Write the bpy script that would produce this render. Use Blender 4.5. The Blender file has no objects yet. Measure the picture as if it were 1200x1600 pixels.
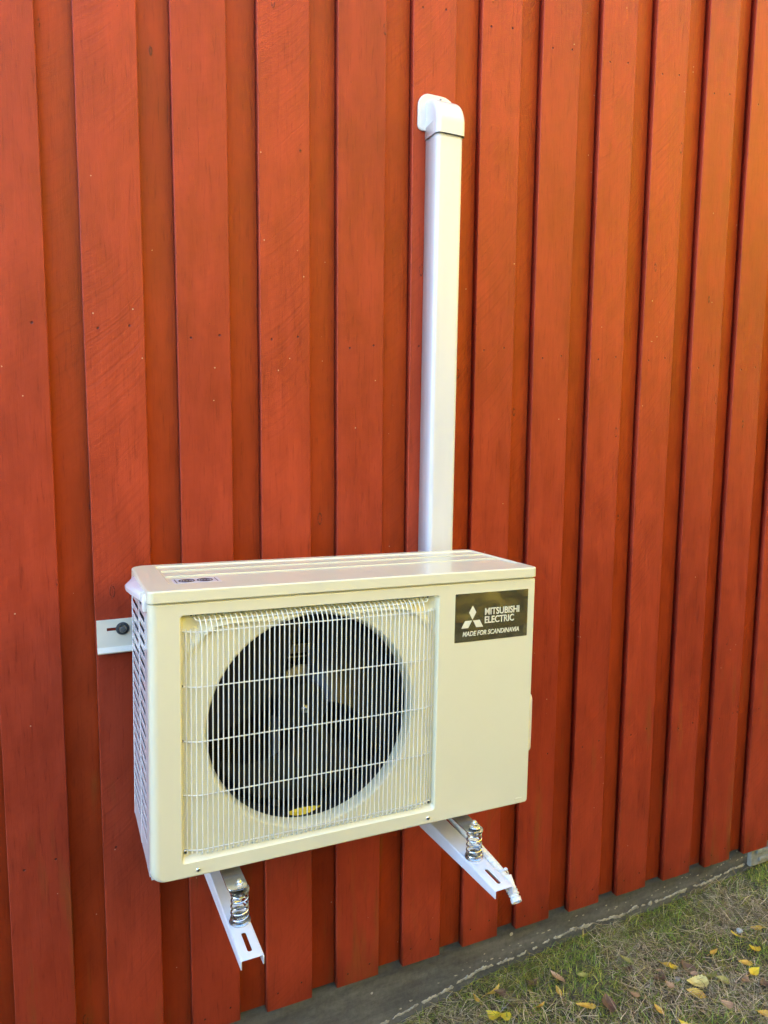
import bpy, bmesh, math, random
import numpy as np
from mathutils import Vector, Matrix, noise
from math import sin, cos, pi, radians, sqrt, atan2
random.seed(7); rng = np.random.default_rng(7)
sc = bpy.context.scene
C = sc.collection

# ---------------------------------------------------------------- camera
CAM = Vector((-0.138391, -1.263322, 0.811566))
yaw, pit, rol = 0.430272, -0.113412, 0.0084957
fwd = Vector((sin(yaw)*cos(pit), cos(yaw)*cos(pit), sin(pit)))
rgt = Vector((cos(yaw), -sin(yaw), 0)); upv = rgt.cross(fwd)
r2 = rgt*cos(rol) + upv*sin(rol); u2 = upv*cos(rol) - rgt*sin(rol)
cd = bpy.data.cameras.new('camera'); cam = bpy.data.objects.new('camera', cd); C.objects.link(cam)
m = Matrix((r2, u2, -fwd)).transposed().to_4x4(); m.translation = CAM; cam.matrix_world = m
cd.sensor_fit = 'VERTICAL'; cd.sensor_height = 32.0; cd.lens = 32.0*1139.28/1600.0
cd.clip_start = 0.02; cd.clip_end = 500
sc.camera = cam

# ---------------------------------------------------------------- light
SUN_EL, SUN_AZ = radians(30), radians(-62)      # azimuth measured from +Y (behind the house) towards -X
w = bpy.data.worlds.new('World'); sc.world = w; w.use_nodes = True
nt = w.node_tree; bg = nt.nodes['Background']
sky = nt.nodes.new('ShaderNodeTexSky'); sky.sky_type = 'NISHITA'; sky.sun_disc = False
sky.sun_elevation = SUN_EL; sky.sun_rotation = SUN_AZ; sky.air_density = 1.0; sky.dust_density = 0.8; sky.ozone_density = 4.0
nt.links.new(sky.outputs[0], bg.inputs[0]); bg.inputs[1].default_value = 0.135
sl = bpy.data.lights.new('sun', 'SUN'); sl.energy = 5.0; sl.angle = radians(0.5); sl.color = (1.0, 0.92, 0.76)
so = bpy.data.objects.new('sun', sl); C.objects.link(so)
sd = Vector((sin(SUN_AZ)*cos(SUN_EL), cos(SUN_AZ)*cos(SUN_EL), sin(SUN_EL)))
so.rotation_euler = sd.to_track_quat('Z', 'Y').to_euler(); so.location = (0, 0, 12)
sc.view_settings.view_transform = 'Standard'; sc.view_settings.look = 'None'
sc.view_settings.exposure = 3.25; sc.view_settings.gamma = 1.0
sc.render.engine = 'CYCLES'

# ---------------------------------------------------------------- helpers
def link(o, parent=None):
    C.objects.link(o)
    if parent is not None: o.parent = parent
    return o
def tag(o, label=None, cat=None, group=None, kind=None):
    if label: o['label'] = label
    if cat: o['category'] = cat
    if group: o['group'] = group
    if kind: o['kind'] = kind
    return o
def empty(name, loc=(0, 0, 0), rot=None, parent=None):
    o = bpy.data.objects.new(name, None); o.location = loc; o.empty_display_size = .1
    return link(o, parent)
class MB:
    def __init__(s): s.v = []; s.f = []; s.sm = []; s.mi = []; s.cm = 0
    def add(s, vs, fs, smooth=False):
        b = len(s.v); s.v += [tuple(map(float, v)) for v in vs]
        for f in fs: s.f.append(tuple(b+i for i in f)); s.sm.append(smooth); s.mi.append(s.cm)
        return s
    def box(s, x0, x1, y0, y1, z0, z1):
        v = [(x, y, z) for z in (z0, z1) for y in (y0, y1) for x in (x0, x1)]
        return s.add(v, [(0, 2, 3, 1), (4, 5, 7, 6), (0, 1, 5, 4), (2, 6, 7, 3), (0, 4, 6, 2), (1, 3, 7, 5)])
    def tube(s, pts, r, n=8, cap=True, closed=False):
        pts = [Vector(p) for p in pts]; N = len(pts); rr = r if hasattr(r, '__len__') else [r]*N
        vs = []; t0 = None; nrm = None
        for i, p in enumerate(pts):
            a = pts[i-1] if (i > 0 or closed) else p; b = pts[(i+1) % N] if (i < N-1 or closed) else p
            t = (b-a).normalized()
            if nrm is None:
                nrm = t.orthogonal().normalized()
            else:
                nrm = (nrm - t*nrm.dot(t)).normalized()
            bn = t.cross(nrm)
            for k in range(n):
                a_ = 2*pi*k/n; vs.append(p + (nrm*cos(a_)+bn*sin(a_))*rr[i])
        fs = []
        for i in range(N if closed else N-1):
            j = (i+1) % N
            for k in range(n): fs.append((i*n+k, i*n+(k+1) % n, j*n+(k+1) % n, j*n+k))
        if closed:
            s.add(vs, fs, True); return s
        b = len(s.v); s.add(vs, fs, True)
        if cap:
            s.f.append(tuple(b+k for k in reversed(range(n)))); s.sm.append(False); s.mi.append(s.cm)
            s.f.append(tuple(b+(N-1)*n+k for k in range(n))); s.sm.append(False); s.mi.append(s.cm)
        return s
    def lathe(s, c, axis, prof, n=32, smooth=True):
        # prof: list of (radius, height along axis)
        c = Vector(c); ax = Vector(axis).normalized(); e1 = ax.orthogonal().normalized(); e2 = ax.cross(e1)
        vs = []; fs = []
        for (r, h) in prof:
            for k in range(n):
                a = 2*pi*k/n; vs.append(c + ax*h + (e1*cos(a)+e2*sin(a))*max(r, 1e-5))
        for i in range(len(prof)-1):
            for k in range(n): fs.append((i*n+k, i*n+(k+1) % n, (i+1)*n+(k+1) % n, (i+1)*n+k))
        return s.add(vs, fs, smooth)
    def rings(s, rs, smooth=True, capa=False, capb=False):
        n = len(rs[0]); vs = [p for r in rs for p in r]; fs = []
        for i in range(len(rs)-1):
            for k in range(n): fs.append((i*n+k, i*n+(k+1) % n, (i+1)*n+(k+1) % n, (i+1)*n+k))
        b = len(s.v); s.add(vs, fs, smooth)
        if capa: s.f.append(tuple(b+k for k in reversed(range(n)))); s.sm.append(False); s.mi.append(s.cm)
        if capb: s.f.append(tuple(b+(len(rs)-1)*n+k for k in range(n))); s.sm.append(False); s.mi.append(s.cm)
        return s
    def build(s, name, mat, parent=None, bevel=0, seg=2, solid=0, attr=None, recalc=True, wn=False):
        me = bpy.data.meshes.new(name); me.from_pydata(s.v, [], s.f)
        for mm in (mat if isinstance(mat, (list, tuple)) else [mat]): me.materials.append(mm)
        me.polygons.foreach_set('use_smooth', s.sm); me.polygons.foreach_set('material_index', s.mi)
        if attr is not None:
            a = me.attributes.new(attr[0], 'FLOAT_COLOR' if len(attr[1][0]) == 4 else 'FLOAT_VECTOR', 'POINT')
            a.data.foreach_set('color' if len(attr[1][0]) == 4 else 'vector', [float(x) for q in attr[1] for x in q])
        me.update()
        if recalc:
            bm = bmesh.new(); bm.from_mesh(me); bmesh.ops.recalc_face_normals(bm, faces=bm.faces)
            for e in bm.edges:
                if len(e.link_faces) == 2 and e.calc_face_angle(0) > .72: e.smooth = False
            bm.to_mesh(me); bm.free()
        o = bpy.data.objects.new(name, me); link(o, parent)
        if solid:
            md = o.modifiers.new('solid', 'SOLIDIFY'); md.thickness = solid; md.offset = 0
        if bevel:
            md = o.modifiers.new('bevel', 'BEVEL'); md.width = bevel; md.segments = seg; md.limit_method = 'ANGLE'; md.angle_limit = radians(35)
            md.harden_normals = False
        if wn:
            md = o.modifiers.new('normals', 'WEIGHTED_NORMAL'); md.weight = 100; md.mode = 'FACE_AREA'
        return o

def rrect(l, r, b, t, rad, ns=16, nc=6):
    """rounded rectangle loop with constant point count; rad = (bl, br, tr, tl)"""
    P = []
    cs = [(l+rad[0], b+rad[0], rad[0], pi), (r-rad[1], b+rad[1], rad[1], 1.5*pi), (r-rad[2], t-rad[2], rad[2], 0), (l+rad[3], t-rad[3], rad[3], .5*pi)]
    for i, (cx, cy, ra, a0) in enumerate(cs):
        arc = [(cx+ra*cos(a0+.5*pi*k/nc), cy+ra*sin(a0+.5*pi*k/nc)) for k in range(nc+1)]
        P += arc
        nx, ny, nr, na = cs[(i+1) % 4]
        q = (nx+nr*cos(na), ny+nr*sin(na)); e = arc[-1]
        P += [(e[0]+(q[0]-e[0])*k/ns, e[1]+(q[1]-e[1])*k/ns) for k in range(1, ns)]
    return P

# ---------------------------------------------------------------- materials
def newmat(name):
    mt = bpy.data.materials.new(name); mt.use_nodes = True; n = mt.node_tree
    return mt, n, n.nodes['Principled BSDF']
def N(n, typ, **kw):
    x = n.nodes.new(typ)
    for k, v in kw.items():
        if k.startswith('i_'):
            key = k[2:]; key = int(key) if key.isdigit() else key.replace('_', ' ')
            x.inputs[key].default_value = v
        else: setattr(x, k, v)
    return x
def math_(n, op, a, b=None, clamp=False):
    x = n.nodes.new('ShaderNodeMath'); x.operation = op; x.use_clamp = clamp
    for i, v in enumerate((a, b)):
        if v is None: continue
        if hasattr(v, 'is_linked'): n.links.new(v, x.inputs[i])
        else: x.inputs[i].default_value = v
    return x.outputs[0]
def ramp(n, fac, stops, interp='LINEAR'):
    x = n.nodes.new('ShaderNodeValToRGB'); x.color_ramp.interpolation = interp; e = x.color_ramp.elements
    while len(e) < len(stops): e.new(.5)
    for i, (p, c) in enumerate(stops):
        e[i].position = p; e[i].color = (*c, 1) if len(c) == 3 else c
    n.links.new(fac, x.inputs[0]); return x.outputs[0]
def mixc(n, fac, a, b, typ='MIX'):
    x = n.nodes.new('ShaderNodeMix'); x.data_type = 'RGBA'; x.blend_type = typ
    for sock, v in ((x.inputs[0], fac), (x.inputs[6], a), (x.inputs[7], b)):
        if hasattr(v, 'is_linked'): n.links.new(v, sock)
        elif isinstance(v, (int, float)): sock.default_value = v
        else: sock.default_value = (*v, 1)
    return x.outputs[2]
def bump(n, b, h, strength=.2, dist=.001, prev=None):
    x = n.nodes.new('ShaderNodeBump'); x.inputs['Strength'].default_value = strength; x.inputs['Distance'].default_value = dist
    n.links.new(h, x.inputs['Height'])
    if prev is not None: n.links.new(prev, x.inputs['Normal'])
    if b is not None: n.links.new(x.outputs[0], b.inputs['Normal'])
    return x.outputs[0]
def simple(name, col, rough=.5, metal=0, coat=0, noise_amt=.04, nscale=30, bmp=0, bscale=400, spec=.5):
    mt, n, b = newmat(name)
    tc = N(n, 'ShaderNodeTexCoord'); nz = N(n, 'ShaderNodeTexNoise', i_Scale=nscale, i_Detail=4.0); n.links.new(tc.outputs['Object'], nz.inputs['Vector'])
    lo = tuple(max(0, c*(1-noise_amt*2)) for c in col); hi = tuple(min(1, c*(1+noise_amt)) for c in col)
    c = ramp(n, nz.outputs[0], [(.3, lo), (.7, hi)]); n.links.new(c, b.inputs['Base Color'])
    rr = math_(n, 'MULTIPLY_ADD', nz.outputs[0], .12); rr.node.inputs[2].default_value = rough-.06; n.links.new(rr, b.inputs['Roughness'])
    b.inputs['Metallic'].default_value = metal; b.inputs['Coat Weight'].default_value = coat; b.inputs['Coat Roughness'].default_value = .08
    b.inputs['Specular IOR Level'].default_value = spec
    if bmp:
        n2 = N(n, 'ShaderNodeTexNoise', i_Scale=bscale, i_Detail=3.0); n.links.new(tc.outputs['Object'], n2.inputs['Vector'])
        bump(n, b, n2.outputs[0], bmp, .001)
    return mt

# red painted rough sawn boards; attribute bco = (across, height, board number)
def wood():
    mt, n, b = newmat('red_painted_wood')
    at = N(n, 'ShaderNodeAttribute', attribute_name='bco'); sp = N(n, 'ShaderNodeSeparateXYZ'); n.links.new(at.outputs['Vector'], sp.inputs[0])
    X, Z, B = sp.outputs
    def vec(sx, sy, sz, ox=0.0):
        c = N(n, 'ShaderNodeCombineXYZ')
        n.links.new(math_(n, 'MULTIPLY', X, sx), c.inputs[0]); n.links.new(math_(n, 'MULTIPLY', Z, sy), c.inputs[1])
        n.links.new(math_(n, 'MULTIPLY_ADD', B, sz), c.inputs[2]); c.inputs[2].links[0].from_node.inputs[2].default_value = ox
        return c.outputs[0]
    wn = N(n, 'ShaderNodeTexWhiteNoise', noise_dimensions='1D'); n.links.new(B, wn.inputs['W'])
    rnd = wn.outputs['Value']
    def noise_(v, scale=1.0, det=5.0, rough=.55, dist=0.0):
        x = N(n, 'ShaderNodeTexNoise', i_Scale=scale, i_Detail=det, i_Roughness=rough, i_Distortion=dist); n.links.new(v, x.inputs['Vector']); return x.outputs[0]
    big = noise_(vec(6, 1.6, 7.3), 1, 5)
    mid = noise_(vec(25, 9, 3.1), 1, 5)
    grain = noise_(vec(190, 11, 5.7), 1, 6, .7, .8)
    fine = noise_(vec(900, 500, 2.2), 1, 2)
    base = mixc(n, rnd, (.345, .0385, .0135), (.400, .0480, .0165))
    oddb = math_(n, 'GREATER_THAN', math_(n, 'MODULO', B, 2.0), .5)
    base = mixc(n, oddb, base, mixc(n, 1.0, base, (.95, .90, .38), 'MULTIPLY'))
    c1 = ramp(n, big, [(.25, (.80, .76, .74)), (.5, (1, 1, 1)), (.78, (1.12, 1.18, 1.22))])
    base = mixc(n, 1.0, base, c1, 'MULTIPLY')
    c2 = ramp(n, mid, [(.3, (.86, .85, .84)), (.65, (1.07, 1.10, 1.12))]); base = mixc(n, 1.0, base, c2, 'MULTIPLY')
    c3 = ramp(n, grain, [(.30, (.64, .60, .58)), (.44, (1, 1, 1)), (.70, (1.07, 1.11, 1.14))]); base = mixc(n, .85, base, c3, 'MULTIPLY')
    # saw marks: curved ripples across the board, on some boards only
    cv = N(n, 'ShaderNodeCombineXYZ')
    xx = math_(n, 'MULTIPLY', math_(n, 'POWER', math_(n, 'ADD', X, .10), 2.0), 3.2)
    wz = math_(n, 'ADD', math_(n, 'ADD', Z, math_(n, 'MULTIPLY', X, math_(n, 'MULTIPLY_ADD', rnd, -1.2))), math_(n, 'MULTIPLY', xx, -1.0))
    wz = math_(n, 'ADD', wz, math_(n, 'MULTIPLY', noise_(vec(9, 3, 4.4), 1, 2), .03))
    saw = N(n, 'ShaderNodeTexNoise', noise_dimensions='1D', i_Scale=105.0, i_Detail=2.0, i_Roughness=.6); n.links.new(math_(n, 'ADD', wz, B), saw.inputs['W'])
    sawm = ramp(n, noise_(vec(7, 2.5, 11.1), 1, 3), [(.38, (0, 0, 0)), (.62, (1, 1, 1))])
    side = ramp(n, rnd, [(.3, (.25,)*3), (.75, (1, 1, 1))])
    sawh = math_(n, 'MULTIPLY', math_(n, 'MULTIPLY', saw.outputs[0], sawm), side)
    sawc = ramp(n, saw.outputs[0], [(.3, (.60, .55, .52)), (.5, (1, 1, 1)), (.7, (1.12, 1.16, 1.2))])
    sf = math_(n, 'MULTIPLY', math_(n, 'MULTIPLY', sawm, side), .34)
    base = mixc(n, sf, base, sawc, 'MULTIPLY')
    # knots
    vk = N(n, 'ShaderNodeTexVoronoi', i_Scale=1.0, i_Randomness=1.0); n.links.new(vec(15, 5.5, 3.0, .5), vk.inputs['Vector'])
    kd = vk.outputs['Distance']; ksel = N(n, 'ShaderNodeSeparateColor'); n.links.new(vk.outputs['Color'], ksel.inputs[0])
    kon = math_(n, 'GREATER_THAN', ksel.outputs[0], .50)
    kring = math_(n, 'SUBTRACT', 1.0, math_(n, 'MULTIPLY', math_(n, 'ABSOLUTE', math_(n, 'SUBTRACT', kd, .075)), 55.0), True)
    kring = math_(n, 'MULTIPLY', math_(n, 'MULTIPLY', kring, kon), math_(n, 'GREATER_THAN', noise_(vec(120, 120, 2), 1, 2), .47))
    base = mixc(n, math_(n, 'MULTIPLY', kring, .85), base, (.055, .014, .008))
    # small pits and resin spots
    vp = N(n, 'ShaderNodeTexVoronoi', i_Scale=1.0, i_Randomness=1.0); n.links.new(vec(38, 20, 8.0, .3), vp.inputs['Vector'])
    psel = N(n, 'ShaderNodeSeparateColor'); n.links.new(vp.outputs['Color'], psel.inputs[0])
    pit_ = math_(n, 'MULTIPLY', math_(n, 'GREATER_THAN', psel.outputs[1], .72), math_(n, 'LESS_THAN', vp.outputs['Distance'], math_(n, 'MULTIPLY', psel.outputs[2], .10)))
    base = mixc(n, math_(n, 'MULTIPLY', pit_, .6), base, (.07, .012, .006))
    # pale specks where the paint has popped off
    vs_ = N(n, 'ShaderNodeTexVoronoi', i_Scale=1.0, i_Randomness=1.0); n.links.new(vec(75, 70, 4.0, .7), vs_.inputs['Vector'])
    ssel = N(n, 'ShaderNodeSeparateColor'); n.links.new(vs_.outputs['Color'], ssel.inputs[0])
    spm = math_(n, 'GREATER_THAN', noise_(vec(10, 4, 9.9), 1, 3), .56)
    spk = math_(n, 'MULTIPLY', math_(n, 'MULTIPLY', math_(n, 'GREATER_THAN', ssel.outputs[1], .94), math_(n, 'LESS_THAN', vs_.outputs['Distance'], math_(n, 'MULTIPLY', ssel.outputs[2], .16))), spm)
    base = mixc(n, math_(n, 'MULTIPLY', spk, .75), base, (.62, .40, .27))
    # sunk nail heads, two per board in horizontal rows (board faces have even numbers)
    nz = None
    for zr in (-.603, -.1225, 1.0145, 1.80):
        jit = math_(n, 'MULTIPLY', math_(n, 'SUBTRACT', rnd, .5), .018)
        dz = math_(n, 'SUBTRACT', math_(n, 'SUBTRACT', Z, zr), math_(n, 'ADD', jit, math_(n, 'MULTIPLY', X, .15)))
        dx = math_(n, 'SUBTRACT', math_(n, 'ABSOLUTE', math_(n, 'ADD', X, math_(n, 'MULTIPLY', jit, .3))), .031)
        d = math_(n, 'SQRT', math_(n, 'ADD', math_(n, 'MULTIPLY', dz, dz), math_(n, 'MULTIPLY', dx, dx)))
        q = math_(n, 'SUBTRACT', 1.0, math_(n, 'DIVIDE', d, .0032), True)
        nz = q if nz is None else math_(n, 'MAXIMUM', nz, q)
    even = math_(n, 'LESS_THAN', math_(n, 'MODULO', B, 2.0), .5)
    nz = math_(n, 'MULTIPLY', nz, even)
    base = mixc(n, math_(n, 'MULTIPLY', math_(n, 'MULTIPLY', nz, 2.2, True), .85), base, (.035, .007, .004))
    # greenish algae tint low down on a few boards
    alg = math_(n, 'MULTIPLY', ramp(n, noise_(vec(22, 2.2, 13.7), 1, 4), [(.57, (0, 0, 0)), (.75, (1, 1, 1))]), ramp(n, Z, [(0.0, (1, 1, 1)), (.02, (1, 1, 1)), (.06, (0, 0, 0))]))
    base = mixc(n, math_(n, 'MULTIPLY', alg, .35), base, (.16, .13, .02))
    n.links.new(base, b.inputs['Base Color'])
    rr = math_(n, 'MULTIPLY_ADD', mid, .25); rr.node.inputs[2].default_value = .36; n.links.new(rr, b.inputs['Roughness'])
    b.inputs['Specular IOR Level'].default_value = .30
    bp = bump(n, None, grain, .32, .0014)
    bp = bump(n, None, sawh, .45, .0015, bp)
    bp = bump(n, None, mid, .4, .002, bp)
    bp = bump(n, None, fine, .3, .0006, bp)
    bp = bump(n, None, kring, .5, .001, bp)
    x = n.nodes.new('ShaderNodeBump'); x.invert = True; x.inputs['Strength'].default_value = .9; x.inputs['Distance'].default_value = .002
    n.links.new(math_(n, 'MAXIMUM', nz, pit_), x.inputs['Height']); n.links.new(bp, x.inputs['Normal']); n.links.new(x.outputs[0], b.inputs['Normal'])
    return mt
M_wood = wood()

def concrete():
    mt, n, b = newmat('weathered_concrete')
    tc = N(n, 'ShaderNodeTexCoord'); P = tc.outputs['Object']
    mp = N(n, 'ShaderNodeMapping'); mp.inputs['Scale'].default_value = (2.2, 1, 11); n.links.new(P, mp.inputs[0])
    a = N(n, 'ShaderNodeTexNoise', i_Scale=2.0, i_Detail=8.0, i_Roughness=.6); n.links.new(mp.outputs[0], a.inputs['Vector'])
    c_ = N(n, 'ShaderNodeTexNoise', i_Scale=60.0, i_Detail=5.0, i_Roughness=.7); n.links.new(P, c_.inputs['Vector'])
    base = ramp(n, a.outputs[0], [(.28, (.078, .074, .066)), (.45, (.125, .119, .105)), (.58, (.165, .157, .137)), (.75, (.24, .228, .198))])
    base = mixc(n, 1.0, base, ramp(n, c_.outputs[0], [(.3, (.75,)*3), (.6, (1.08,)*3)]), 'MULTIPLY')
    v = N(n, 'ShaderNodeTexVoronoi', i_Scale=26.0); n.links.new(P, v.inputs['Vector'])
    s = N(n, 'ShaderNodeSeparateColor'); n.links.new(v.outputs['Color'], s.inputs[0])
    fl = math_(n, 'MULTIPLY', math_(n, 'GREATER_THAN', s.outputs[0], .93), math_(n, 'LESS_THAN', v.outputs['Distance'], math_(n, 'MULTIPLY', s.outputs[2], .24)))
    base = mixc(n, fl, base, (.48, .46, .38))
    n.links.new(base, b.inputs['Base Color']); b.inputs['Roughness'].default_value = .85
    bp = bump(n, None, a.outputs[0], .3, .01); bump(n, b, c_.outputs[0], .3, .002, bp)
    return mt
M_conc = concrete()
M_crust = simple('flaking_lime_paint', (.50, .46, .35), .9, noise_amt=.25, nscale=60, bmp=.8, bscale=150)
M_ivory = simple('ivory_enamel', (.84, .80, .55), .30, coat=.35, noise_amt=.012, nscale=6, bmp=.02, bscale=900)
M_white = simple('white_enamel', (.83, .81, .76), .25, coat=.4, noise_amt=.012, nscale=6, bmp=.02, bscale=900)
M_wire = simple('ivory_wire_coating', (.88, .87, .74), .32, coat=.3)
def pvc():
    mt, n, b = newmat('white_plastic_duct')
    tc = N(n, 'ShaderNodeTexCoord'); mp = N(n, 'ShaderNodeMapping'); mp.inputs['Scale'].default_value = (30, 30, 3.5); n.links.new(tc.outputs['Object'], mp.inputs[0])
    a = N(n, 'ShaderNodeTexNoise', i_Scale=1.0, i_Detail=2.0, i_Distortion=.4); n.links.new(mp.outputs[0], a.inputs['Vector'])
    c = ramp(n, a.outputs[0], [(.3, (.70, .69, .655)), (.7, (.73, .72, .685))]); n.links.new(c, b.inputs['Base Color'])
    b.inputs['Roughness'].default_value = .24; b.inputs['Coat Weight'].default_value = .1; b.inputs['Coat Roughness'].default_value = .05
    bump(n, b, a.outputs[0], .35, .0012)
    return mt
M_pvc = pvc()
M_arm = simple('white_powder_coat', (.80, .80, .80), .38, noise_amt=.02, bmp=.05, bscale=700)
M_rail = simple('white_painted_steel', (.86, .80, .62), .32, noise_amt=.04, nscale=20)
M_black = simple('casing_shade', (.012, .012, .012), .45)  # near black, stands in for the shade inside the casing
M_motor = simple('dark_grey_metal', (.09, .09, .085), .45, metal=.4, noise_amt=.2)
M_grey = simple('galvanised_grey', (.26, .26, .24), .38, metal=.3, noise_amt=.15)
def fins():
    mt, n, b = newmat('shaded_coil_fins')
    tc = N(n, 'ShaderNodeTexCoord'); wv = N(n, 'ShaderNodeTexWave', i_Scale=60.0, bands_direction='Z'); n.links.new(tc.outputs['Object'], wv.inputs['Vector'])
    n.links.new(ramp(n, wv.outputs[0], [(.3, (.004,)*3), (.9, (.022, .022, .022))]), b.inputs['Base Color']); b.inputs['Roughness'].default_value = .6
    return mt
M_fins = fins()  # near-black fins, shade inside the casing put into their colour
def zinc():
    mt, n, b = newmat('zinc_plated_steel')
    tc = N(n, 'ShaderNodeTexCoord'); a = N(n, 'ShaderNodeTexNoise', i_Scale=90.0, i_Detail=3.0); n.links.new(tc.outputs['Object'], a.inputs['Vector'])
    n.links.new(ramp(n, a.outputs[0], [(.3, (.54, .55, .53)), (.7, (.76, .76, .72))]), b.inputs['Base Color'])
    b.inputs['Metallic'].default_value = 1; rr = math_(n, 'MULTIPLY_ADD', a.outputs[0], .18); rr.node.inputs[2].default_value = .18; n.links.new(rr, b.inputs['Roughness'])
    bump(n, b, a.outputs[0], .06, .001)
    return mt
M_zinc = zinc()
M_foot = simple('galvanised_plate', (.66, .66, .62), .24, metal=.9, noise_amt=.1)
M_rubber = simple('grey_rubber', (.05, .055, .055), .5)
M_screwgrey = simple('dull_steel', (.30, .31, .30), .35, metal=.8)
def foil():
    mt, n, b = newmat('metallic_foil')
    tc = N(n, 'ShaderNodeTexCoord'); v = N(n, 'ShaderNodeTexNoise', i_Scale=330.0, i_Detail=3.0); n.links.new(tc.outputs['Object'], v.inputs['Vector'])
    a = N(n, 'ShaderNodeTexNoise', i_Scale=9.0, i_Detail=2.0); n.links.new(tc.outputs['Object'], a.inputs['Vector'])
    b.inputs['Base Color'].default_value = (1.0, .93, .64, 1); b.inputs['Metallic'].default_value = 1; b.inputs['Roughness'].default_value = .27; b.inputs['Coat Weight'].default_value = .8; b.inputs['Coat Roughness'].default_value = .04
    bp = bump(n, None, v.outputs[0], .35, .0006); bump(n, b, a.outputs[0], .9, .016, bp)
    return mt
M_foil = foil()
M_letter = simple('cream_print', (.86, .83, .62), .4)
M_print = simple('dark_print', (.06, .03, .04), .5)
M_label = simple('white_label_film', (.72, .70, .68), .3)
M_hole = simple('dark_hole', (.006,)*3, .9)

# ---------------------------------------------------------------- ground
GX = [-60, -6, -1, .4, .73, .86, .99, 1.16, 1.32, 1.6, 1.9, 2.17, 4, 12, 60]; GZ = [-1.35, -1.2, -1.0, -.93, -.862, -.835, -.81, -.80, -.788, -.785, -.770, -.752, -.66, -.40, -.3]
def gz(x, y):
    z = float(np.interp(x, GX, GZ))
    d = .41-y
    z -= .03*min(max(d, 0), 4)
    if d > 4: z -= .01*(d-4)
    if abs(x) < 12 and -12 < y < .6:
        z += .012*noise.noise((x*3, y*3, 0)) + .007*noise.noise((x*11, y*11, 3))
    return z
def soil():
    mt, n, b = newmat('autumn_turf')
    tc = N(n, 'ShaderNodeTexCoord'); P = tc.outputs['Object']
    a = N(n, 'ShaderNodeTexNoise', i_Scale=7.0, i_Detail=8.0, i_Roughness=.65); n.links.new(P, a.inputs['Vector'])
    c_ = N(n, 'ShaderNodeTexNoise', i_Scale=90.0, i_Detail=5.0, i_Roughness=.7); n.links.new(P, c_.inputs['Vector'])
    base = ramp(n, a.outputs[0], [(.3, (.085, .085, .030)), (.45, (.150, .125, .065)), (.58, (.190, .155, .085)), (.72, (.110, .115, .038))])
    base = mixc(n, 1.0, base, ramp(n, c_.outputs[0], [(.35, (.25,)*3), (.65, (1.25,)*3)]), 'MULTIPLY')
    n.links.new(base, b.inputs['Base Color']); b.inputs['Roughness'].default_value = .95
    bump(n, b, c_.outputs[0], .8, .01)
    return mt
def axis(lo, hi, flo, fhi, fine, n_far):
    a = list(np.arange(flo, fhi, fine)); L = [flo-(flo-lo)*((k/n_far)**2.2) for k in range(n_far, 0, -1)]; R = [fhi+(hi-fhi)*((k/n_far)**2.2) for k in range(0, n_far+1)]
    return L+a+R
xs = axis(-150, 150, -3, 5, .05, 16); ys = axis(-150, 60, -3, .6, .05, 14)
g = MB(); vv = [(x, y, gz(x, y)) for y in ys for x in xs]; nx = len(xs)
g.add(vv, [(j*nx+i, j*nx+i+1, (j+1)*nx+i+1, (j+1)*nx+i) for j in range(len(ys)-1) for i in range(nx-1)], True)
tag(g.build('ground', soil(), recalc=False), kind='structure')

# ---------------------------------------------------------------- house
house = tag(empty('house', (0, .38, -.9)), 'red wooden house wall of vertical overlapping boards above a low grey concrete foundation', 'house')
def hp(mb, name, mat, **kw):     # build a part of the house in world coordinates
    o = mb.build(name, mat, house, **kw); o.matrix_parent_inverse = Matrix.Translation((0, -.38, .9)); return o
L_ = {1: -.0636, 2: .1222, 3: .3048, 4: .4913, 5: .6825, 6: .8714, 7: 1.0524, 8: 1.2453, 9: 1.4327, 10: 1.6294, 11: 1.8129}
R_ = {0: -.1319, 1: .0555, 2: .2377, 3: .4241, 4: .6117, 5: .7986, 6: .9889, 7: 1.1719, 8: 1.3628, 9: 1.5522, 10: 1.7477}
boards = []
for k in range(-70, 42):
    l = L_.get(k, -.0636+.18785*(k-1)); r = R_.get(k, (L_[k]+.1195) if k in L_ else l+.1195)
    if k == 0: l = R_[0]-.1205
    boards.append((l, r))
FY, GY, ZB, ZT = .38, .4015, -.6465, 4.45
mb = MB(); att = []
def board(x0, x1, y0, y1, z0, z1, bid, seed):
    """one plank as a closed box with softened, slightly wandering long edges"""
    rs = []; xc = (x0+x1)/2
    zs = list(np.arange(z0, z1, .12))+[z1]
    e = .0022
    for z in zs:
        def wob(s): return .0011*noise.noise((seed*3.7+s, z*1.3, s*5.1))+.0005*noise.noise((seed*1.7+s, z*7, s*2.1))
        a, b_, c = wob(0), wob(1), wob(2)*1.4
        prof = [(x0+a, y1), (x0+a, y0+e), (x0+a+.35*e, y0+.3*e), (x0+a+e, y0), ((x0+x1)/2, y0-.0004), (x1+b_-e, y0), (x1+b_-.35*e, y0+.3*e), (x1+b_, y0+e), (x1+b_, y1)]
        rs.append([(px, py+c, z) for px, py in prof])
    b0 = len(mb.v); mb.rings(rs, True, True, True)
    for v in mb.v[b0:]: att.append((v[0]-xc+(v[1]-y0)*.8, v[2], bid))
for i, (l, r) in enumerate(boards):
    tilt = random.uniform(-.0012, .0012)
    board(l, r, FY+random.uniform(-.0008, .0008), FY+.0205, ZB+random.uniform(-.0015, .0015), ZT, 2*i, i*2.0)
    if i+1 < len(boards):
        l2 = boards[i+1][0]
        board(r-.02, l2+.02, GY+.0005, GY+.0215, ZB+.004+random.uniform(-.002, .003), ZT, 2*i+1, i*2.0+1)
WX0, WX1 = boards[0][0]-.02, boards[-1][1]+.02
cl = hp(mb, 'wall', M_wood, attr=('bco', att), wn=True)
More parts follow.
